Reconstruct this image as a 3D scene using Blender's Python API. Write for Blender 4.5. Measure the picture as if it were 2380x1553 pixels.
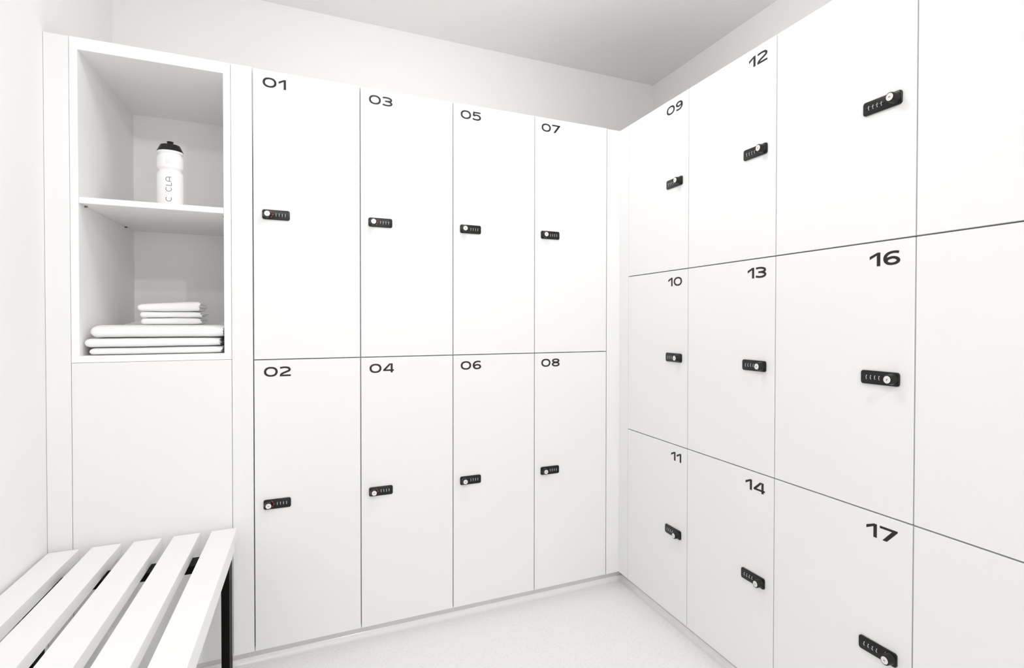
import bpy, bmesh, math, random
from mathutils import Vector, Matrix, noise

for o in list(bpy.data.objects):
    bpy.data.objects.remove(o)
sc = bpy.context.scene
COL = sc.collection

# ------------------------------------------------------------------ camera
F_PX, W_PX, H_PX = 1330.117, 2380, 1553
PITCH, YAW, ROLL = -0.01255, 0.44265, 0.00141
CAM = Vector((-1.43589, -2.19076, 1.13856))
fwd = Vector((math.sin(YAW) * math.cos(PITCH), math.cos(YAW) * math.cos(PITCH), math.sin(PITCH)))
rgt = Vector((math.cos(YAW), -math.sin(YAW), 0))
upv = rgt.cross(fwd)
r2 = rgt * math.cos(ROLL) + upv * math.sin(ROLL)
u2 = -rgt * math.sin(ROLL) + upv * math.cos(ROLL)
cd = bpy.data.cameras.new('camera')
cam = bpy.data.objects.new('camera', cd)
COL.objects.link(cam)
cam.matrix_world = Matrix(((r2.x, u2.x, -fwd.x, CAM.x), (r2.y, u2.y, -fwd.y, CAM.y),
                           (r2.z, u2.z, -fwd.z, CAM.z), (0, 0, 0, 1)))
cd.sensor_fit = 'HORIZONTAL'
cd.sensor_width = 36
cd.lens = F_PX * 36 / W_PX
cd.shift_x = -65.452 / W_PX
cd.shift_y = -11.883 / W_PX
cd.clip_start = 0.02
sc.camera = cam

# ------------------------------------------------------------------ world, lights, exposure
wd = bpy.data.worlds.new('world')
sc.world = wd
wd.use_nodes = True
wd.node_tree.nodes['Background'].inputs[0].default_value = (1, 1, 1, 1)
wd.node_tree.nodes['Background'].inputs[1].default_value = 0.0
sc.view_settings.view_transform = 'Standard'
sc.view_settings.look = 'None'
sc.view_settings.gamma = 1
sc.view_settings.use_curve_mapping = False
sc.view_settings.exposure = 0.15


def globe(name, loc, power, radius, color=(1, 0.997, 0.99)):
    """added fill lamp, shines all round"""
    l = bpy.data.lights.new(name, 'POINT')
    l.shadow_soft_size = radius
    l.energy = power
    l.color = color
    o = bpy.data.objects.new(name, l)
    COL.objects.link(o)
    o.location = loc
    return o


def spot(name, loc, aim, power, cone, radius=0.04, blend=0.6, color=(1, 1, 0.995)):
    """ceiling spotlight aimed at the lockers"""
    l = bpy.data.lights.new(name, 'SPOT')
    l.energy = power
    l.spot_size = math.radians(cone)
    l.spot_blend = blend
    l.shadow_soft_size = radius
    l.color = color
    o = bpy.data.objects.new(name, l)
    COL.objects.link(o)
    o.location = loc
    o.rotation_euler = (Vector(aim) - Vector(loc)).to_track_quat('-Z', 'Y').to_euler()
    return o


sc.cycles.max_bounces = 11
sc.cycles.diffuse_bounces = 8
sc.cycles.glossy_bounces = 4
sc.cycles.caustics_reflective = False
sc.cycles.adaptive_threshold = 0.025
spot('ceiling_spot', (-0.76, -2.75, 2.40), (-1.15, 0, 0.45), 33, 85)
spot('ceiling_spot', (-1.60, -2.25, 2.40), (-0.70, 0, 0.50), 20, 95)
spot('ceiling_spot', (-1.10, -1.16, 2.50), (-1.10, -0.3, 0.9), 1.2, 125, 0.05)
globe('ceiling_fill', (-0.75, -0.66, 2.42), 10.5, 0.11)  # added point lamp that lifts the ceiling and upper walls
# added area fill behind the camera, lifts the lower doors; no window known
wl = bpy.data.lights.new('rear_fill', 'AREA')
wl.shape = 'RECTANGLE'
wl.size, wl.size_y = 1.30, 1.50
wl.energy = 15.5
wl.color = (0.985, 0.99, 1.0)
wo = bpy.data.objects.new('rear_fill', wl)
COL.objects.link(wo)
wo.location = (-1.0, -3.90, 1.15)
wo.rotation_euler = (math.pi / 2, 0, 0)

# ------------------------------------------------------------------ constants
TH = 0.06152
T = math.tan(TH)
FLOOR = -0.0552
CEIL = 2.562
DEPTH = 0.65


def S(x, y, z):
    """room frame: x along the left-hand lockers, y into the room's depth (side walls lean by 3.5 deg)"""
    return Vector((x + T * y, y, z))


nB = Vector((math.cos(TH), -math.sin(TH), 0))
eB = Vector((math.sin(TH), math.cos(TH), 0))


def B(s, off, z):
    p = nB * off + eB * s
    return Vector((p.x, p.y, z))


# ------------------------------------------------------------------ materials
def mat(name, col, rough=0.5, metal=0.0, spec=0.5, bump=None, coat=0.0):
    m = bpy.data.materials.new(name)
    m.use_nodes = True
    nt = m.node_tree
    b = nt.nodes['Principled BSDF']
    b.inputs['Base Color'].default_value = (*col, 1)
    b.inputs['Roughness'].default_value = rough
    b.inputs['Metallic'].default_value = metal
    b.inputs['Specular IOR Level'].default_value = spec
    b.inputs['Coat Weight'].default_value = coat
    if bump:
        scale, strength, dist = bump
        tc = nt.nodes.new('ShaderNodeTexCoord')
        n = nt.nodes.new('ShaderNodeTexNoise')
        n.inputs['Scale'].default_value = scale
        n.inputs['Detail'].default_value = 4
        bp = nt.nodes.new('ShaderNodeBump')
        bp.inputs['Strength'].default_value = strength
        bp.inputs['Distance'].default_value = dist
        nt.links.new(tc.outputs['Object'], n.inputs['Vector'])
        nt.links.new(n.outputs['Fac'], bp.inputs['Height'])
        nt.links.new(bp.outputs['Normal'], b.inputs['Normal'])
    return m


M_WALL = mat('painted_wall', (0.885, 0.882, 0.876), 0.9, spec=0.1, bump=(60, 0.05, 0.001))
M_CEIL = mat('painted_ceiling', (0.93, 0.917, 0.911), 0.95, spec=0.1, bump=(60, 0.05, 0.001))
M_LAM = mat('white_laminate', (0.835, 0.835, 0.834), 0.42, spec=0.25, bump=(300, 0.02, 0.0003))
M_NICHE = mat('niche_laminate', (0.905, 0.90, 0.894), 0.45, spec=0.25, bump=(300, 0.02, 0.0003))
M_BODY = mat('locker_carcass', (0.84, 0.835, 0.83), 0.6, spec=0.2)
M_SLAT = mat('bench_white_slat', (0.90, 0.898, 0.892), 0.38, spec=0.3, bump=(200, 0.02, 0.0003))
M_BLACK = mat('black_powder_coat', (0.006, 0.0055, 0.005), 0.5, spec=0.05)
M_INK = mat('black_vinyl_lettering', (0.024, 0.020, 0.020), 0.45, spec=0.25)
M_INK2 = mat('grey_print', (0.10, 0.09, 0.13), 0.5, spec=0.3)
M_LOCK = mat('black_lock_plastic', (0.009, 0.0085, 0.008), 0.3, spec=0.3)
M_METAL = mat('satin_nickel', (0.80, 0.78, 0.76), 0.30, metal=0.35, spec=0.6)
M_DARK = mat('dark_slot', (0.01, 0.008, 0.008), 0.7, spec=0.1)
M_MARK = mat('white_marks', (0.85, 0.85, 0.85), 0.3, spec=0.6)
M_RED = mat('red_marker', (0.75, 0.06, 0.05), 0.4, spec=0.5)
M_TOWEL = mat('white_cotton', (0.90, 0.90, 0.895), 0.95, spec=0.05, bump=(900, 0.25, 0.001))
M_BOTTLE = mat('white_bottle_plastic', (0.88, 0.88, 0.88), 0.35, spec=0.35)
M_EMB = mat('pale_grey_print', (0.68, 0.70, 0.70), 0.5, spec=0.2)
M_PLINTH = mat('plinth_laminate', (0.72, 0.70, 0.69), 0.4, spec=0.3)
M_PIN = mat('shelf_pin_steel', (0.22, 0.21, 0.20), 0.35, metal=0.8)


def floor_material(name, rough, speck=1.0):
    m = bpy.data.materials.new(name)
    m.use_nodes = True
    nt = m.node_tree
    L = nt.links
    b = nt.nodes['Principled BSDF']
    tc = nt.nodes.new('ShaderNodeTexCoord')
    base = (0.84, 0.838, 0.832, 1)
    prev = None
    for i, (scale, lo, hi, col, amt) in enumerate([(300, 0.0, 0.20, (0.54, 0.53, 0.52, 1), 0.75),
                                                   (480, 0.0, 0.20, (0.66, 0.65, 0.64, 1), 0.8),
                                                   (210, 0.0, 0.10, (0.33, 0.32, 0.32, 1), 0.75),
                                                   (390, 0.0, 0.22, (0.92, 0.92, 0.91, 1), 0.9)]):
        v = nt.nodes.new('ShaderNodeTexVoronoi')
        v.inputs['Scale'].default_value = scale
        mp = nt.nodes.new('ShaderNodeMapping')
        mp.inputs['Location'].default_value = (i * 3.1, i * 1.7, i)
        L.new(tc.outputs['Object'], mp.inputs['Vector'])
        L.new(mp.outputs['Vector'], v.inputs['Vector'])
        # only some cells carry a fleck
        sep = nt.nodes.new('ShaderNodeSeparateColor')
        L.new(v.outputs['Color'], sep.inputs[0])
        pick = nt.nodes.new('ShaderNodeMath')
        pick.operation = 'GREATER_THAN'
        pick.inputs[1].default_value = [0.55, 0.5, 0.72, 0.5][i]
        L.new(sep.outputs[0], pick.inputs[0])
        near = nt.nodes.new('ShaderNodeMapRange')
        near.inputs['From Min'].default_value = hi + 0.14
        near.inputs['From Max'].default_value = hi
        near.inputs['To Max'].default_value = amt * speck
        L.new(v.outputs['Distance'], near.inputs['Value'])
        mul = nt.nodes.new('ShaderNodeMath')
        mul.operation = 'MULTIPLY'
        L.new(pick.outputs[0], mul.inputs[0])
        L.new(near.outputs['Result'], mul.inputs[1])
        mx = nt.nodes.new('ShaderNodeMix')
        mx.data_type = 'RGBA'
        if prev is None:
            mx.inputs['A'].default_value = base
        else:
            L.new(prev, mx.inputs['A'])
        mx.inputs['B'].default_value = col
        L.new(mul.outputs[0], mx.inputs['Factor'])
        prev = mx.outputs['Result']
    L.new(prev, b.inputs['Base Color'])
    b.inputs['Roughness'].default_value = rough
    b.inputs['Specular IOR Level'].default_value = 0.3
    n = nt.nodes.new('ShaderNodeTexNoise')
    n.inputs['Scale'].default_value = 350
    bp = nt.nodes.new('ShaderNodeBump')
    bp.inputs['Strength'].default_value = 0.25
    bp.inputs['Distance'].default_value = 0.0006
    L.new(tc.outputs['Object'], n.inputs['Vector'])
    L.new(n.outputs['Fac'], bp.inputs['Height'])
    L.new(bp.outputs['Normal'], b.inputs['Normal'])
    return m


M_FLOOR = floor_material('speckled_vinyl', 0.5)
M_COVE = mat('glossy_cove_vinyl', (0.88, 0.876, 0.868), 0.18, spec=0.5)


# ------------------------------------------------------------------ mesh helpers
def link(name, bm, mats, parent=None, smooth=False, bevel=0.0, segs=2):
    bmesh.ops.recalc_face_normals(bm, faces=bm.faces)
    me = bpy.data.meshes.new(name)
    bm.to_mesh(me)
    bm.free()
    if not isinstance(mats, (list, tuple)):
        mats = [mats]
    for m in mats:
        me.materials.append(m)
    if smooth:
        for p in me.polygons:
            p.use_smooth = True
    o = bpy.data.objects.new(name, me)
    COL.objects.link(o)
    if parent is not None:
        o.parent = parent
    if bevel:
        md = o.modifiers.new('bevel', 'BEVEL')
        md.width = bevel
        md.segments = segs
        md.limit_method = 'ANGLE'
        md.angle_limit = math.radians(40)
    if smooth == 'angle':
        pass
    return o


def hexa(bm, p, mi=0):
    """8 corners: bottom 4 (ccw) then top 4"""
    v = [bm.verts.new(q) for q in p]
    for f in ((0, 3, 2, 1), (4, 5, 6, 7), (0, 1, 5, 4), (1, 2, 6, 5), (2, 3, 7, 6), (3, 0, 4, 7)):
        bm.faces.new([v[i] for i in f]).material_index = mi


def box(bm, x0, x1, y0, y1, z0, z1, f=None, mi=0):
    f = f or (lambda x, y, z: Vector((x, y, z)))
    hexa(bm, [f(x0, y0, z0), f(x1, y0, z0), f(x1, y1, z0), f(x0, y1, z0),
              f(x0, y0, z1), f(x1, y0, z1), f(x1, y1, z1), f(x0, y1, z1)], mi)


def cyl_y(bm, cx, cz, prof, n=32, mi=0, cap=True):
    """lathe around an axis parallel to Y; prof = [(r, y), ...]"""
    rings = []
    for r, y in prof:
        rings.append([bm.verts.new((cx + r * math.cos(2 * math.pi * i / n), y, cz + r * math.sin(2 * math.pi * i / n)))
                      for i in range(n)])
    for a, b in zip(rings, rings[1:]):
        for i in range(n):
            bm.faces.new((a[i], a[(i + 1) % n], b[(i + 1) % n], b[i])).material_index = mi
    if cap:
        bm.faces.new(rings[0]).material_index = mi
        bm.faces.new(rings[-1][::-1]).material_index = mi


def lathe_z(bm, prof, n=48, mi=0, cap0=True, cap1=True):
    rings = []
    for r, z in prof:
        rings.append([bm.verts.new((r * math.cos(2 * math.pi * i / n), r * math.sin(2 * math.pi * i / n), z))
                      for i in range(n)])
    for a, b in zip(rings, rings[1:]):
        for i in range(n):
            bm.faces.new((a[i], a[(i + 1) % n], b[(i + 1) % n], b[i])).material_index = mi
    if cap0:
        bm.faces.new(rings[0]).material_index = mi
    if cap1:
        bm.faces.new(rings[-1][::-1]).material_index = mi


def empty(name, loc, rz=0.0):
    o = bpy.data.objects.new(name, None)
    COL.objects.link(o)
    o.empty_display_size = 0.05
    o.location = loc
    o.rotation_euler = (0, 0, rz)
    return o


def tag(o, label, cat, group=None):
    o['label'] = label
    o['category'] = cat
    if group:
        o['group'] = group
    return o


def struct(name, bm, m, **k):
    o = link(name, bm, m, **k)
    o['kind'] = 'structure'
    return o


# ------------------------------------------------------------------ the room
YN = -3.95       # near end of the room, behind the camera
OB = 0.62        # depth of the lockers on the right
XL = -2.0435
bm = bmesh.new()
box(bm, -2.6, 1.3, YN - 0.2, 0.9, FLOOR - 0.1, FLOOR)
struct('floor', bm, M_FLOOR)
bm = bmesh.new()
box(bm, -2.6, 1.3, YN - 0.2, 0.9, CEIL, CEIL + 0.1)
struct('ceiling', bm, M_CEIL)
bm = bmesh.new()
box(bm, XL - 0.1, 1.0, DEPTH, DEPTH + 0.1, FLOOR, CEIL, S)
struct('wall_back', bm, M_WALL)
bm = bmesh.new()
box(bm, XL - 0.1, XL, YN, DEPTH, FLOOR, CEIL, S)
struct('wall_left', bm, M_WALL)
bm = bmesh.new()
box(bm, YN + 0.1, DEPTH + 0.05, OB, OB + 0.1, FLOOR, CEIL, lambda s, o, z: B(s, o, z))
struct('wall_right', bm, M_WALL)
bm = bmesh.new()
box(bm, YN + 0.1, -1.802, -0.001, OB, FLOOR, CEIL, lambda s, o, z: B(s, o, z))
struct('wall_right_near', bm, M_WALL)
bm = bmesh.new()
box(bm, -2.6, 1.3, YN - 0.1, YN, FLOOR, CEIL)
struct('wall_front', bm, M_WALL)
bm = bmesh.new()
box(bm, -1.74, -0.26, YN + 0.001, YN + 0.004, 0.32, 1.98)
for x0, x1, z0, z1 in ((-1.74, -1.68, 0.32, 1.98), (-0.32, -0.26, 0.32, 1.98), (-1.68, -0.32, 0.32, 0.38), (-1.68, -0.32, 1.92, 1.98)):
    box(bm, x0, x1, YN + 0.004, YN + 0.04, z0, z1)
struct('fill_lamp_frame', bm, M_LAM)  # unseen frame and sheet, added to go with the rear fill lamp


# ------------------------------------------------------------------ plinths and coved skirting
PR = 0.034


def cove(name, f, a0, a1):
    """vinyl cove: thin upright lip, then a quarter round down to the floor. f(along, out, z)"""
    prof = [(PR + 0.001, FLOOR + 0.0225), (PR - 0.0015, FLOOR + 0.0225), (PR - 0.0025, FLOOR + 0.021)]
    R = 0.013
    for i in range(0, 9):
        t = math.pi / 2 * i / 8
        prof.append((PR - 0.0025 - R * (1 - math.cos(t)), FLOOR + 0.001 + R * (1 - math.sin(t))))
    prof += [(PR - 0.0025 - R - 0.004, FLOOR + 0.0008), (PR - 0.0025 - R - 0.004, FLOOR + 0.0001), (PR + 0.001, FLOOR + 0.0001)]
    bm = bmesh.new()
    ra = [bm.verts.new(f(a0, y, z)) for y, z in prof]
    rb = [bm.verts.new(f(a1, y, z)) for y, z in prof]
    n = len(prof)
    for i in range(n):
        bm.faces.new((ra[i], ra[(i + 1) % n], rb[(i + 1) % n], rb[i]))
    bm.faces.new(ra)
    bm.faces.new(rb[::-1])
    o = struct(name, bm, M_COVE)
    return o


cove('baseboard_back', S, XL + 0.003, PR + 0.003)
cove('baseboard_right', lambda s, o, z: B(s, o, z), PR - 0.0005, -1.80)
bm = bmesh.new()
box(bm, XL + 0.003, PR + 0.004, PR + 0.001, PR + 0.017, FLOOR + 0.0005, -0.0015, S)
tag(link('plinth', bm, M_PLINTH), 'pale recessed plinth under the left-hand row of lockers', 'plinth')
bm = bmesh.new()
box(bm, PR - 0.001, -1.80, PR + 0.001, PR + 0.017, FLOOR + 0.0005, -0.0015, lambda s, o, z: B(s, o, z))
tag(link('plinth', bm, M_PLINTH), 'pale recessed plinth under the right-hand block of lockers', 'plinth')

# ------------------------------------------------------------------ lettering
VS, HS = 0.225, 0.17


def bez(pts, n=7):
    """catmull-rom through pts"""
    out = []
    P = [pts[0]] + list(pts) + [pts[-1]]
    for i in range(1, len(P) - 2):
        p0, p1, p2, p3 = P[i - 1], P[i], P[i + 1], P[i + 2]
        for k in range(n):
            t = k / n
            out.append(tuple(0.5 * ((2 * p1[j]) + (-p0[j] + p2[j]) * t + (2 * p0[j] - 5 * p1[j] + 4 * p2[j] - p3[j]) * t * t
                                    + (-p0[j] + 3 * p1[j] - 3 * p2[j] + p3[j]) * t ** 3) for j in (0, 1)))
    out.append(tuple(pts[-1]))
    return out


def ell(cx, cy, rx, ry, n=44, e=2.25):
    o = []
    for i in range(n + 1):
        a = 2 * math.pi * i / n
        c, s = math.cos(a), math.sin(a)
        o.append((cx + rx * math.copysign(abs(c) ** (2 / e), c), cy + ry * math.copysign(abs(s) ** (2 / e), s)))
    return o


SIX = [(1.01, .885), (.82, .925), (.58, .925), (.33, .85), (.16, .68), (.115, .48), (.17, .27), (.34, .125), (.57, .085),
       (.80, .125), (.955, .235), (.965, .36), (.86, .475), (.66, .545), (.45, .525), (.27, .455), (.14, .355)]
# glyph: (advance, strokes, polygons)
G = {
    '0': (1.32, [(ell(.66, .5, .548, .415), True)], []),
    '1': (.72, [], [[(0, .75), (.52, 1), (.72, 1), (.72, 0), (.49, 0), (.49, .80), (0, .52)]]),
    '2': (1.10, [(bez([(.03, .865), (.3, .915), (.6, .92), (.86, .85), (.955, .70), (.88, .57), (.62, .455), (.35, .345),
                       (.17, .23), (.115, .09)]), False), ([(0, .085), (1.07, .085)], False)], []),
    '3': (1.11, [(bez([(.0, .885), (.3, .925), (.62, .905), (.88, .82), (.955, .70), (.86, .585), (.6, .535), (.26, .53)]), False),
                 (bez([(.26, .53), (.62, .515), (.90, .42), (.99, .29), (.89, .16), (.62, .085), (.3, .09), (.0, .155)]), False)], []),
    '4': (1.21, [([(0, .255), (1.2, .255)], False), ([(.95, 0), (.95, 1)], False)],
          [[(0, .2), (0, .33), (.68, 1), (.95, 1), (.95, .95), (.82, .88), (.30, .335), (.30, .2)]]),
    '5': (1.07, [([(.09, .915), (1.0, .915)], False), ([(.17, 1.0), (.12, .49)], False),
                 (bez([(.12, .50), (.33, .60), (.6, .615), (.85, .52), (.955, .345), (.87, .17), (.6, .085), (.3, .095), (.0, .17)]), False)], []),
    '6': (1.09, [(bez(SIX[:9], 6), False), (bez(SIX[7:-1] + [(.20, .37)], 6), False)], []),
    '7': (1.16, [], [[(0, 1), (1.16, 1), (1.16, .90), (.47, 0), (.18, 0), (.80, .83), (0, .83)]]),
    '8': (1.14, [(ell(.57, .735, .43, .18, e=2.1), True), (ell(.57, .29, .455, .205, e=2.1), True)], []),
    '9': (1.09, [(bez([(1.09 - x, 1 - y) for x, y in SIX[:9]], 6), False),
                 (bez([(1.09 - x, 1 - y) for x, y in SIX[7:-1] + [(.20, .37)]], 6), False)], []),
}


def ribbon(bm, pts, closed, f, vs, hs, t, mi=0):
    """stroke of varying width as a raised strip"""
    if closed:
        pts = pts[:-1]
    n = len(pts)
    L, R = [], []
    for i in range(n):
        a = pts[i - 1] if (closed or i > 0) else pts[i]
        b = pts[(i + 1) % n] if (closed or i < n - 1) else pts[i]
        dx, dy = b[0] - a[0], b[1] - a[1]
        d = math.hypot(dx, dy) or 1
        dx, dy = dx / d, dy / d
        w = (hs + (vs - hs) * abs(dy)) / 2
        L.append((pts[i][0] - dy * w, pts[i][1] + dx * w))
        R.append((pts[i][0] + dy * w, pts[i][1] - dx * w))
    VL = [(bm.verts.new(f(*p, t)), bm.verts.new(f(*p, 0))) for p in L]
    VR = [(bm.verts.new(f(*p, t)), bm.verts.new(f(*p, 0))) for p in R]
    for i in range(n if closed else n - 1):
        j = (i + 1) % n
        for q in ((VL[i][0], VL[j][0], VR[j][0], VR[i][0]), (VL[i][0], VL[i][1], VL[j][1], VL[j][0]),
                  (VR[i][0], VR[j][0], VR[j][1], VR[i][1])):
            bm.faces.new(q).material_index = mi


def prism(bm, poly, f, t, mi=0):
    a = [bm.verts.new(f(*p, t)) for p in poly]
    b = [bm.verts.new(f(*p, 0)) for p in poly]
    bm.faces.new(a).material_index = mi
    n = len(a)
    for i in range(n):
        bm.faces.new((a[i], a[(i + 1) % n], b[(i + 1) % n], b[i])).material_index = mi


def number_mesh(bm, txt, x, zc, ux, uz):
    """left edge at x, vertical centre zc, unit sizes; text lies on plane y=0, raised towards -y"""
    for ch in txt:
        adv, st, po = G[ch]
        f = lambda a, b, t, x=x: Vector((x + a * ux, -0.0001 - t, zc + (b - .5) * uz))
        for q, (pts, cl) in enumerate(st):
            ribbon(bm, pts, cl, f, VS, HS, 0.0004 + 0.00007 * q)
        for q, p in enumerate(po):
            prism(bm, p, f, 0.0004 + 0.00007 * (q + len(st)))
        x += (adv + 0.2) * ux


def number_width(txt, ux):
    return sum(G[c][0] for c in txt) * ux + 0.2 * ux * (len(txt) - 1)


# ------------------------------------------------------------------ combination lock
MESH = {}


def cached(key, name, build, mats, parent, loc=(0, 0, 0), rot=(0, 0, 0), smooth=False, bevel=0.0):
    if key not in MESH:
        bm = bmesh.new()
        build(bm)
        bmesh.ops.recalc_face_normals(bm, faces=bm.faces)
        me = bpy.data.meshes.new(name)
        bm.to_mesh(me)
        bm.free()
        for m in (mats if isinstance(mats, (list, tuple)) else [mats]):
            me.materials.append(m)
        if smooth:
            me.polygons.foreach_set('use_smooth', [True] * len(me.polygons))
            me.set_sharp_from_angle(angle=math.radians(35))
        MESH[key] = me
    o = bpy.data.objects.new(name, MESH[key])
    COL.objects.link(o)
    o.parent = parent
    o.location = loc
    o.rotation_euler = rot
    if bevel:
        md = o.modifiers.new('bevel', 'BEVEL')
        md.width = bevel
        md.segments = 3
        md.limit_method = 'ANGLE'
    return o


def build_lock(parent, cx, cz, lw, side, key_rot=0.0, red=False):
    """side=-1: knob on the left, +1: knob on the right; parent frame, door face at y=0"""
    H = 0.0335
    sx = lw / 0.0868

    def plate(bm):
        r, n = 0.0065, 6
        out = []
        for qx, qz, a0 in ((1, 1, 0), (-1, 1, 90), (-1, -1, 180), (1, -1, 270)):
            for k in range(n + 1):
                a = math.radians(a0 + 90 * k / n)
                out.append((qx * (lw / 2 - r) + r * math.cos(a), qz * (H / 2 - r) + r * math.sin(a)))
        lay = []
        for ins, y in ((0, 0.0), (0, -0.0036), (0.0005, -0.0043), (0.0014, -0.0046)):
            lay.append([bm.verts.new((x * (1 - 2 * ins / lw), y, z * (1 - 2 * ins / H))) for x, z in out])
        for a, b in zip(lay, lay[1:]):
            for i in range(len(out)):
                j = (i + 1) % len(out)
                bm.faces.new((a[i], a[j], b[j], b[i]))
        bm.faces.new(lay[-1][::-1])
        bm.faces.new(lay[0])

    p = cached(('plate', side), 'lock_plate', plate, M_LOCK, parent, (cx, -0.0002, cz), smooth=True)
    kx = side * (lw / 2 - 0.0152)

    def knob(bm):
        cyl_y(bm, 0, 0, [(0.0140, 0), (0.0140, -0.0035), (0.0132, -0.0048), (0.0128, -0.006), (0.0120, -0.0178),
                         (0.0114, -0.0194), (0.0100, -0.0200)], 40)

    cached('knob', 'lock_knob', knob, M_LOCK, p, (kx, -0.0044, 0), smooth=True)

    def cylr(bm):
        cyl_y(bm, 0, 0, [(0.0090, 0), (0.0090, -0.0006), (0.0084, -0.0011)], 36)
        box(bm, -0.0026, 0.0026, -0.00125, -0.0009, -0.0007, 0.0007, mi=1)

    cached('cyl', 'key_cylinder', cylr, [M_METAL, M_DARK], p, (kx, -0.0243, 0), (0, key_rot, 0), smooth=True)

    def dial(bm):
        # toothed wheel standing out of its slot, axis along x, white figures on the rim
        n = 20
        R0 = 0.0066
        w = 0.0015
        ra, rb = [], []
        for i in range(n):
            a = 2 * math.pi * i / n
            r = R0 if i % 2 else R0 * 0.93
            ra.append(bm.verts.new((-w, -r * math.cos(a), r * math.sin(a))))
            rb.append(bm.verts.new((w, -r * math.cos(a), r * math.sin(a))))
        for i in range(n):
            j = (i + 1) % n
            bm.faces.new((ra[i], ra[j], rb[j], rb[i]))
        bm.faces.new(ra)
        bm.faces.new(rb[::-1])
        for a in (-0.62, 0.0, 0.62):
            c, s = math.cos(a), math.sin(a)
            r = R0 + 0.0002
            h = 0.0013
            q = [(-0.0008, -h), (0.0008, -h), (0.0008, h), (-0.0008, h)]
            vs = []
            for rr in (r - 0.0006, r + 0.0002):
                vs += [(x, -rr * c + y * s, rr * s + y * c) for x, y in q]
            hexa(bm, [Vector(v) for v in vs], 1)

    for k in range(4):
        dx = -side * (-lw / 2 + lw * (0.498 + 0.1125 * k))
        cached('dial', 'lock_dial', dial, [M_LOCK, M_MARK], p, (dx, 0.0003, 0), smooth=False)

    def bezel(bm):
        x0, x1 = 0.425 * lw - lw / 2, 0.915 * lw - lw / 2
        if side > 0:
            x0, x1 = -x1, -x0
        n = 8
        a0 = [bm.verts.new((x0, -0.0043 - 0.0014 * math.sin(math.pi * i / n), 0.0026 * math.cos(math.pi * i / n))) for i in range(n + 1)]
        a1 = [bm.verts.new((x1, -0.0043 - 0.0014 * math.sin(math.pi * i / n), 0.0026 * math.cos(math.pi * i / n))) for i in range(n + 1)]
        for i in range(n):
            bm.faces.new((a0[i], a0[i + 1], a1[i + 1], a1[i]))
        bm.faces.new(a0)
        bm.faces.new(a1[::-1])

    cached(('bezel', side), 'dial_ridge', bezel, M_LOCK, p, smooth=True)
    if red:
        def redm(bm):
            for a0, a1 in ((0.35, 0.95), (-0.75, -0.3)):
                pts = [(0.0152 * math.cos(a0 + (a1 - a0) * i / 6), 0.0152 * math.sin(a0 + (a1 - a0) * i / 6)) for i in range(7)]
                ribbon(bm, pts, False, lambda x, z, t: Vector((x, -0.0047 - t, z)), 0.0016, 0.0016, 0.0003)
            cyl_y(bm, 0.0172, 0, [(0.0019, -0.0044), (0.0019, -0.0052), (0.0012, -0.0056)], 16)
        cached(('red', side), 'red_marker', redm, M_RED, p, (kx, 0, 0), (0, 0, 0) if side < 0 else (0, math.pi, 0))
    return p


# ------------------------------------------------------------------ lockers
GAP = 0.0036


def make_locker(frame, w, z0, z1, depth, num, lockz, side, label, group, key_rot=0.0, red=False, with_lock=True, ztop=None):
    """frame = (location, rot) of the point mid-bottom of the front face"""
    loc, rz = frame
    t = empty('locker', (loc[0], loc[1], z0), rz)
    tag(t, label, 'locker', group)
    h = z1 - z0
    # carcass
    bm = bmesh.new()
    a, b = -w / 2 + 0.0002, w / 2 - 0.0002
    th, y0, y1 = 0.016, 0.0215, depth
    zt = h - 0.0003
    box(bm, a, a + th, y0, y1, 0.0003, zt)
    box(bm, b - th, b, y0, y1, 0.0003, zt)
    box(bm, a + th, b - th, y0, y1, 0.0003, 0.0003 + th)
    box(bm, a + th, b - th, y0, y1, zt - th, zt)
    box(bm, a + th, b - th, y1 - 0.008, y1, 0.0003 + th, zt - th)
    link('carcass', bm, M_BODY, t)
    # door
    gx = 0.0034 if side < 0 else 0.0038
    bm = bmesh.new()
    zb = 0.0 if z0 == 0 else GAP / 2
    zh = h if ztop else h - GAP / 2
    box(bm, -w / 2 + gx / 2, w / 2 - gx / 2, 0, 0.019, zb, zh)
    link('door', bm, M_LAM, t, bevel=0.001)
    if num:
        bm = bmesh.new()
        if side < 0:
            number_mesh(bm, num, -w / 2 + 0.0315, NUMZ_A(z0, z1) - z0, 0.0328, 0.0338)
        else:
            nw = number_width(num, 0.0398)
            number_mesh(bm, num, w / 2 - 0.0372 - nw, NUMZ_B(z0, z1) - z0, 0.0398, 0.0335)
        link('number', bm, M_INK, t)
    if with_lock:
        lw = 0.0868 if side < 0 else 0.1015
        cx = -w / 2 + 0.0718 if side < 0 else w / 2 - 0.0855
        build_lock(t, cx, lockz - z0, lw, side, key_rot, red)
    return t


def NUMZ_A(z0, z1):
    return z1 - 0.041 if z1 > 1.5 else z1 - 0.0425


def NUMZ_B(z0, z1):
    return z1 - (0.041 if z1 > 1.5 else 0.0445)


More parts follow.
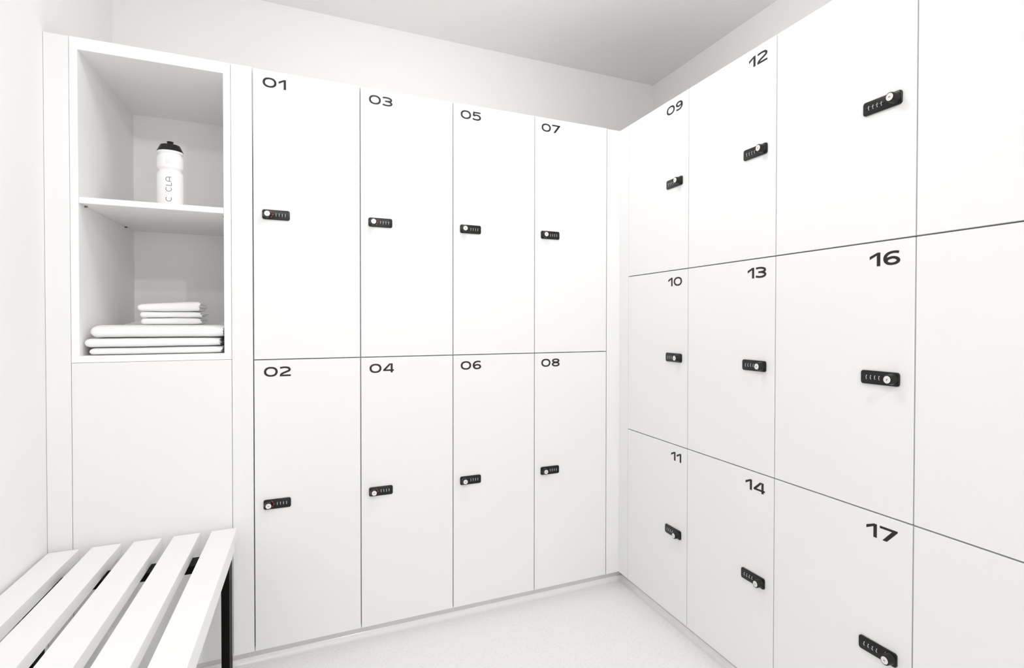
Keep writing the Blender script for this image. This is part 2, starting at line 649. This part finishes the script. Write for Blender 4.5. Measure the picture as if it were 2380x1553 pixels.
XA = [-1.4835, -1.1302, -0.7784, -0.4234, -0.0684]
ZM = 1.0060
words = ['first', 'second', 'third', 'fourth']
posA = ['beside the open towel niche', 'second column from the niche', 'third column from the niche', 'nearest the room corner']
n = 1
for i in range(4):
    w = XA[i + 1] - XA[i]
    xc = (XA[i + 1] + XA[i]) / 2
    for row, (z0, z1, lz) in enumerate(((ZM, 2.002, 1.5068), (0.0, ZM, 0.5035))):
        num = '%02d' % n
        lab = 'white locker numbered %s, %s row of the left-hand wall, %s' % (num, ('upper', 'lower')[row], posA[i])
        make_locker(((xc, 0, 0), 0), w, z0, z1, 0.56, num, lz, -1, lab, 'numbered lockers on the left-hand wall',
                    key_rot=0.0, red=(n <= 4), ztop=(row == 0))
        n += 1

YB = [-0.0783, -0.5079, -0.9380, -1.3679, -1.7980]
RZ = -(math.pi / 2 + TH)
ZP, ZQ = 1.3376, 0.6657
posB = ['next to the corner filler', 'second column from the corner', 'third column from the corner', 'column at the right edge']
rows = [(ZP, 2.0, 1.6722), (ZQ, ZP, 1.0013), (0.0, ZQ, 0.3275)]
rn = ['top', 'middle', 'bottom']
n = 9
krot = {16: math.radians(-58), 14: math.radians(22), 15: math.radians(0)}
for i in range(4):
    w = YB[i] - YB[i + 1]
    c = B((YB[i] + YB[i + 1]) / 2, 0, 0)
    for row, (z0, z1, lz) in enumerate(rows):
        if i < 3:
            num = '%02d' % n
            if n == 15:
                lab = 'white locker in the top row of the right-hand wall, directly above locker 16'
            else:
                lab = 'white locker numbered %s, %s row of the right-hand wall, %s' % (num, rn[row], posB[i])
            make_locker(((c.x, c.y, 0), RZ), w, z0, z1, 0.55, num, lz, 1, lab, 'numbered lockers on the right-hand wall',
                        key_rot=krot.get(n, 0.0), red=(n == 17), ztop=(row == 0))
            n += 1
        else:
            lab = ['white blank-looking locker in the top right corner, above the one beside locker 16',
                   'white blank-looking locker at the right edge beside locker 16',
                   'white blank-looking locker at the bottom right corner beside locker 17'][row]
            make_locker(((c.x, c.y, 0), RZ), w, z0, z1, 0.55, '%02d' % (18 + row), lz, 1, lab,
                        'numbered lockers on the right-hand wall', ztop=(row == 0))


# ------------------------------------------------------------------ filler panels
def panel(name, f, a0, a1, z0, z1, label, d0=0.0, d1=0.019, cat='panel', m=None):
    bm = bmesh.new()
    box(bm, a0, a1, d0, d1, z0, z1, f)
    return tag(link(name, bm, m or M_LAM, bevel=0.0006), label, cat)


fB = lambda s, o, z: B(s, o, z)
panel('filler_panel', S, XL + 0.0010, -1.9822, 0, 2.0035, 'narrow tall white filler strip between the left wall and the open niche')
panel('filler_panel', S, -1.5487, -1.4854, 0, 2.0045, 'narrow tall white filler strip between the open niche and locker 01')
panel('filler_panel', S, XA[4] + 0.0016, 0.012, 0, 2.0, 'narrow white filler strip in the corner, at the right end of the left-hand row')
panel('filler_panel', fB, YB[0] + 0.0003, -0.0002, 0, 2.0, 'narrow white filler strip in the corner, at the inner end of the right-hand block')

# cupboard below the niche
NX0, NX1 = -1.9815, -1.5494
cup = empty('cupboard', S((NX0 + NX1) / 2, 0, 0))
tag(cup, 'plain white handleless cupboard front below the open towel niche, behind the bench', 'cupboard')
cx = (NX0 + NX1) / 2


def SC(x, y, z):
    return S(x, y, z) - S(cx, 0, 0)


bm = bmesh.new()
box(bm, NX0 + 0.0006, NX1 - 0.0006, 0, 0.019, 0, 1.0095, SC)
link('door', bm, M_LAM, cup, bevel=0.0006)
bm = bmesh.new()
for x0, x1 in ((NX0 + 0.0005, NX0 + 0.0165), (NX1 - 0.0165, NX1 - 0.0005)):
    box(bm, x0, x1, 0.0215, 0.60, 0.0003, 1.0085, SC)
box(bm, NX0 + 0.0165, NX1 - 0.0165, 0.0215, 0.60, 0.0003, 0.016, SC)
box(bm, NX0 + 0.0165, NX1 - 0.0165, 0.0215, 0.60, 0.9925, 1.0085, SC)
box(bm, NX0 + 0.0165, NX1 - 0.0165, 0.592, 0.60, 0.016, 0.9925, SC)
link('carcass', bm, M_BODY, cup)

# ------------------------------------------------------------------ open niche
niche = empty('open_shelf_cabinet', S(cx, 0, 1.0105))
tag(niche, 'white open cabinet with one middle shelf holding a bottle and folded towels', 'cabinet')
IX0, IX1 = -1.9607, -1.5712
ZB0, ZB1, ZT0, ZT1 = 1.0105, 1.0310, 1.9673, 2.0042
SH0, SH1 = 1.5003, 1.5190
ND = 0.600


def SN(x, y, z):
    return S(x, y, z) - S(cx, 0, 1.0105)


for x0, x1 in ((NX0 + 0.0004, IX0), (IX1, NX1 - 0.0004)):
    bm = bmesh.new()
    box(bm, x0, x1, 0.0, ND, ZB0, ZT1, SN)
    link('side_panel', bm, M_NICHE, niche, bevel=0.0004)
for nm, z0, z1 in (('top_panel', ZT0, ZT1), ('bottom_panel', ZB0, ZB1)):
    bm = bmesh.new()
    box(bm, IX0, IX1, 0.0001, ND, z0, z1, SN)
    link(nm, bm, M_NICHE, niche)
bm = bmesh.new()
box(bm, IX0, IX1, ND - 0.008, ND, ZB1, ZT0, SN)
link('back_panel', bm, M_NICHE, niche)
bm = bmesh.new()
box(bm, IX0 + 0.0006, IX1 - 0.0006, 0.001, ND - 0.0085, SH0, SH1, SN)
shelf = link('shelf', bm, M_NICHE, niche, bevel=0.0005)
for d in (0.05, 0.47):
    for x, sg in ((IX0, 1), (IX1, -1)):
        bm = bmesh.new()
        nseg = 12
        c0 = SN(x, d, SH0 - 0.0028)
        rings = []
        for k, (dx, r) in enumerate(((0, 0.0026), (0.007, 0.0026), (0.0082, 0.0016))):
            rings.append([bm.verts.new(c0 + Vector((sg * dx, r * math.cos(2 * math.pi * i / nseg), r * math.sin(2 * math.pi * i / nseg)))) for i in range(nseg)])
        for a, b in zip(rings, rings[1:]):
            for i in range(nseg):
                bm.faces.new((a[i], a[(i + 1) % nseg], b[(i + 1) % nseg], b[i]))
        bm.faces.new(rings[0]); bm.faces.new(rings[-1][::-1])
        pin = link('shelf_pin', bm, M_PIN, shelf)


# ------------------------------------------------------------------ towels
def sag(idx, x, d):
    """height of the soft interface between towel idx-1 and towel idx"""
    if idx == 0:
        return 0.0
    if idx == 3:
        return 0.0005 * noise.noise(Vector((x * 8, d * 7, 2.1)))
    return 0.0018 * noise.noise(Vector((x * 8 + idx * 5.3, d * 7, idx * 1.7))) + 0.0008 * noise.noise(Vector((x * 35, d * 30, idx * 2.9)))


def towel(idx, x0, x1, d0, d1, z0, h, layers, ragged, bumps=(), lean=0.0):
    """folded towel: soft slab with its fold on the left and front, open leaves on the right"""
    seed = idx * 3.7 + 1.1
    NXS, NR = 110, 72
    bm = bmesh.new()
    rings = []
    xm, dm = (x0 + x1) / 2, (d0 + d1) / 2
    for i in range(NXS + 1):
        u = i / NXS
        u = 0.6 * (0.5 - 0.5 * math.cos(math.pi * u)) + 0.4 * (3 * u * u - 2 * u ** 3)
        x = x0 + (x1 - x0) * u
        dl = x - x0
        R = h * 0.52
        k = max(0.0, 1 - (1 - dl / R) ** 2.5) ** (1 / 2.5) if dl < R else 1.0
        k = max(k, 0.04)
        dr = x1 - x
        t = max(0.0, 1 - dr / 0.035) ** 2 if ragged > 0 else 0
        ring = []
        for j in range(NR):
            a = 2 * math.pi * j / NR
            c, s = math.cos(a), math.sin(a)
            pz = math.copysign(abs(s) ** 0.62, s)
            py = math.copysign(abs(c) ** 0.22, c)
            hd = (d1 - d0) / 2 - h * 0.5 * (1 - k)
            edge = 0.004 * noise.noise(Vector((x * 6, seed, 0.3))) * (1 if c < 0 else 0.3)
            d = dm + py * hd + edge
            xx = x
            lo = z0 + sag(idx, x, d)
            hi = z0 + h + sag(idx + 1, x, d) + lean * (u - 0.5)
            for bx, bd, br, ba in bumps:
                hi += ba * math.exp(-(((x - bx) / br) ** 2 + ((d - bd) / br) ** 2))
            z = (lo + hi) / 2 + pz * (hi - lo) / 2 * k
            if t > 0:
                lz = min(max((z - lo) / (hi - lo), 0), 0.999) * layers
                leaf = math.floor(lz)
                fr = lz - leaf
                out = 0.45 + 0.9 * noise.noise(Vector((leaf * 3.7 + seed, d * 9, 0.5)))
                xx += ragged * t * (out * math.sin(math.pi * fr) ** 0.5 + 0.12 * noise.noise(Vector((z * 90, d * 25, seed)))
                                    + 0.35 * noise.noise(Vector((0.7, d * 14, seed + leaf))))
                sq = 1 - 0.10 * t
                z = (lo + hi) / 2 + (z - (lo + hi) / 2) * sq
            ring.append(bm.verts.new(S(xx, d, z)))
        rings.append(ring)
    for a, b in zip(rings, rings[1:]):
        for i in range(NR):
            bm.faces.new((a[i], a[(i + 1) % NR], b[(i + 1) % NR], b[i]))
    bm.faces.new(rings[0])
    # open end: strips between the upper and the lower half, pushed in and out leaf by leaf
    last = rings[-1]
    half = NR // 2
    prev = None
    for j in range(half + 1):
        # upper vertex j and lower vertex -j share the same depth
        vt, vb = last[j], last[(-j) % NR]
        col = [vt]
        if 0 < j < half:
            M = layers * 6
            for q in range(1, M):
                f = q / M
                p = vt.co.lerp(vb.co, f)
                fr = (f * layers) % 1.0
                leaf = math.floor(f * layers)
                amt = 0.35 + 0.9 * noise.noise(Vector((leaf * 4.1 + seed, p.y * 16, 1.5)))
                push = ragged * (0.8 * amt * math.sin(math.pi * fr) - 0.20 * (1 - math.sin(math.pi * fr)) ** 3)
                p.z += ragged * 0.10 * math.sin(math.pi * f) * noise.noise(Vector((leaf * 2.3, p.y * 20, seed)))
                p.x += push
                col.append(bm.verts.new(p))
            col.append(vb)
        if prev is not None:
            if len(prev) == 1:
                for m in range(len(col) - 1):
                    bm.faces.new((prev[0], col[m], col[m + 1]))
            elif len(col) == 1:
                for m in range(len(prev) - 1):
                    bm.faces.new((prev[m], col[0], prev[m + 1]))
            else:
                for m in range(len(col) - 1):
                    bm.faces.new((prev[m], col[m], col[m + 1], prev[m + 1]))
        prev = col
    o = link('towel', bm, M_TOWEL, smooth=True)
    c = S(xm, dm, z0)
    o.data.transform(Matrix.Translation(-c))
    o.location = c
    return o


zt = ZB1 + 0.0003
BT = 'large folded bath towels on the niche floor'
ST = 'small folded towels on the large ones'
o = towel(0, -1.9435, -1.584, 0.015, 0.30, zt, 0.0235, 3, 0.006)
tag(o, 'large folded white towel at the bottom of the stack in the niche', 'towel', BT)
o = towel(1, -1.9555, -1.592, 0.013, 0.31, zt + 0.0244, 0.0295, 4, 0.010)
tag(o, 'large folded white towel, middle of the three wide ones in the niche', 'towel', BT)
o = towel(2, -1.942, -1.581, 0.015, 0.36, zt + 0.0550, 0.0392, 4, 0.006,
          bumps=((-1.885, 0.350, 0.034, 0.020), (-1.605, 0.33, 0.030, 0.016)))
tag(o, 'large folded white towel on top of the wide ones, under the small towels', 'towel', BT)
zs = zt + 0.0950
o = towel(3, -1.836, -1.672, 0.13, 0.29, zs, 0.0240, 3, 0.014)
tag(o, 'small folded white towel lying lowest of the three small ones', 'towel', ST)
o = towel(4, -1.838, -1.672, 0.13, 0.29, zs + 0.0248, 0.0198, 3, 0.017)
tag(o, 'small folded white towel in the middle of the three small ones', 'towel', ST)
o = towel(5, -1.846, -1.672, 0.13, 0.29, zs + 0.0453, 0.0318, 3, 0.010, lean=0.012)
tag(o, 'small folded white towel on top of the whole towel stack, thickest of the small ones', 'towel', ST)

# ------------------------------------------------------------------ bottle
BD = 0.095
bot = empty('drinks_bottle', S(-1.7402, BD, SH1 + 0.0003))
tag(bot, 'white sports drinking bottle with black lid and dark lettering on the middle shelf', 'bottle')
R = 0.0388
BS = 0.966
bm = bmesh.new()
prof = [(R - 0.004, 0.0), (R - 0.001, 0.0015), (R, 0.005), (R, 0.112), (R - 0.0008, 0.117), (R - 0.003, 0.122), (R - 0.0062, 0.1262),
        (R - 0.0068, 0.1285), (R - 0.0062, 0.1305), (R - 0.0026, 0.1335), (R - 0.0006, 0.1365), (R - 0.0002, 0.140), (R - 0.0002, 0.170),
        (R - 0.001, 0.1745), (R - 0.0035, 0.1795), (R - 0.0058, 0.1830), (R - 0.0060, 0.1850), (R - 0.0030, 0.1880), (R - 0.0010, 0.1900),
        (R - 0.0006, 0.1925), (R - 0.0012, 0.1945)]
lathe_z(bm, [(a, b * BS) for a, b in prof], 64)
o = link('bottle_body', bm, M_BOTTLE, bot, smooth=True)
bm = bmesh.new()
lathe_z(bm, [(a, b * BS) for a, b in [(R - 0.0010, 0.1946), (R - 0.0004, 0.1962), (R - 0.0012, 0.1978), (0.0290, 0.2165), (0.0282, 0.2180),
                                      (0.0268, 0.2186), (0.0120, 0.2190), (0.0095, 0.2195)]], 64)
lid = link('lid', bm, M_LOCK, bot, smooth=True)
bm = bmesh.new()
lathe_z(bm, [(a, b * BS) for a, b in [(0.0086, 0.2190), (0.0082, 0.2260), (0.0088, 0.2275), (0.0100, 0.2290), (0.0101, 0.2306),
                                      (0.0092, 0.2316), (0.004, 0.2318)]], 32)
link('nozzle', bm, M_LOCK, lid, smooth=True)
for ob in (bot.children[0], lid):
    ob.data.set_sharp_from_angle(angle=math.radians(50))
# direction from bottle to camera
bl = Vector(bot.location)
av = math.atan2(CAM.y - bl.y, CAM.x - bl.x)


def on_bottle(ang0, r=R):
    def f(a, b, t):
        """a: metres to the right as seen, b: metres up"""
        ang = av + ang0 + a / r
        return Vector(((r + 0.00005 + t) * math.cos(ang), (r + 0.00005 + t) * math.sin(ang), b))
    return f


# lettering reads upwards: text x axis -> +z, text y axis -> left on the bottle
bm = bmesh.new()
cap = 0.0158
f0 = on_bottle(-0.13)


def put(pts, zoff, closed=False, w=0.0017):
    fine = [pts[0]]
    for p, q in zip(pts, pts[1:]):
        n = max(1, int(math.hypot(q[0] - p[0], q[1] - p[1]) / 0.08))
        fine += [(p[0] + (q[0] - p[0]) * k / n, p[1] + (q[1] - p[1]) * k / n) for k in range(1, n + 1)]
    ribbon(bm, [(-(p[1] - 0.5) * cap, zoff + p[0] * cap) for p in fine], closed, f0, w, w, 0.0002)


def arc(cx, cy, r, a0, a1, n=24):
    return [(cx + r * math.cos(math.radians(a0 + (a1 - a0) * i / n)), cy + r * math.sin(math.radians(a0 + (a1 - a0) * i / n))) for i in range(n + 1)]


zc = 0.0175
put(arc(.5, .5, .5, 48, 312), zc)
for px, py in ((1.20, .95), (1.86, .95), (1.53, .55), (1.42, .05)):
    cyl = [(px + .055 * math.cos(a * math.pi / 5), py + .055 * math.sin(a * math.pi / 5)) for a in range(10)]
    prism(bm, [(-(q[1] - 0.5) * cap, zc + q[0] * cap) for q in cyl], f0, 0.0002)
put(arc(2.55, .5, .5, 48, 312), zc)
put([(3.30, 1.0), (3.30, -.055)], zc)
put([(3.30, .0), (3.92, .0)], zc)
put([(4.15, 0.0), (4.15, .55)] + arc(4.60, .55, .45, 180, 0, 20)[1:] + [(5.05, 0.0)], zc)
put([(4.15, .36), (5.05, .36)], zc)
link('lettering', bm, M_INK2, bot)
bm = bmesh.new()
f0 = on_bottle(-0.16, R - 0.0002)
ring = [(0.0078 * math.cos(2 * math.pi * i / 32), 0.1485 + 0.0078 * math.sin(2 * math.pi * i / 32)) for i in range(33)]
ribbon(bm, ring, True, f0, 0.0009, 0.0009, 0.0002)
for k in (-2, -1, 0, 1, 2):
    zz = 0.1485 + k * 0.0024
    hw = math.sqrt(0.0066 ** 2 - (k * 0.0024) ** 2)
    ribbon(bm, [(-hw + 2 * hw * i / 8, zz) for i in range(9)], False, f0, 0.0010, 0.0010, 0.0002)
link('emblem', bm, M_EMB, bot)

# ------------------------------------------------------------------ bench
BX = -1.5338
bench = empty('slatted_bench', S(-1.785, -0.78, FLOOR))
tag(bench, 'white slatted bench on black metal legs standing against the left wall', 'bench')
b0 = S(-1.785, -0.78, FLOOR)


def SB(x, y, z):
    return S(x, y, z) - b0


BZ = 0.4456
BL0, BL1 = -0.0265, -1.53
for k in range(5):
    xr = BX - 0.1062 * k
    wdt = 0.0742 if k < 4 else 0.0745
    bm = bmesh.new()
    box(bm, xr - wdt, xr, BL1, BL0, BZ - 0.0345, BZ, SB)
    link('slat', bm, M_SLAT, bench, bevel=0.0018)
bm = bmesh.new()
box(bm, BX - 0.030, BX - 0.0015, BL1 + 0.06, -0.075, BZ - 0.060, BZ - 0.0348, SB)
link('edge_rail', bm, M_SLAT, bench, bevel=0.0008)
for dA, dB in ((-0.222, -0.150), (-1.42, -1.348)):
    bm = bmesh.new()
    box(bm, -2.022, BX - 0.032, dA, dB, BZ - 0.0575, BZ - 0.0348, SB)
    link('cross_bar', bm, M_BLACK, bench, bevel=0.001)
    for xa, xb in ((-1.5565, -1.5345), (-2.022, -2.000)):
        bm = bmesh.new()
        ztp = BZ - 0.0602 if xa > -1.8 else BZ - 0.0577
        box(bm, xa, xb, dA, dB, FLOOR + 0.0005, ztp, SB)
        link('leg', bm, M_BLACK, bench, bevel=0.001)
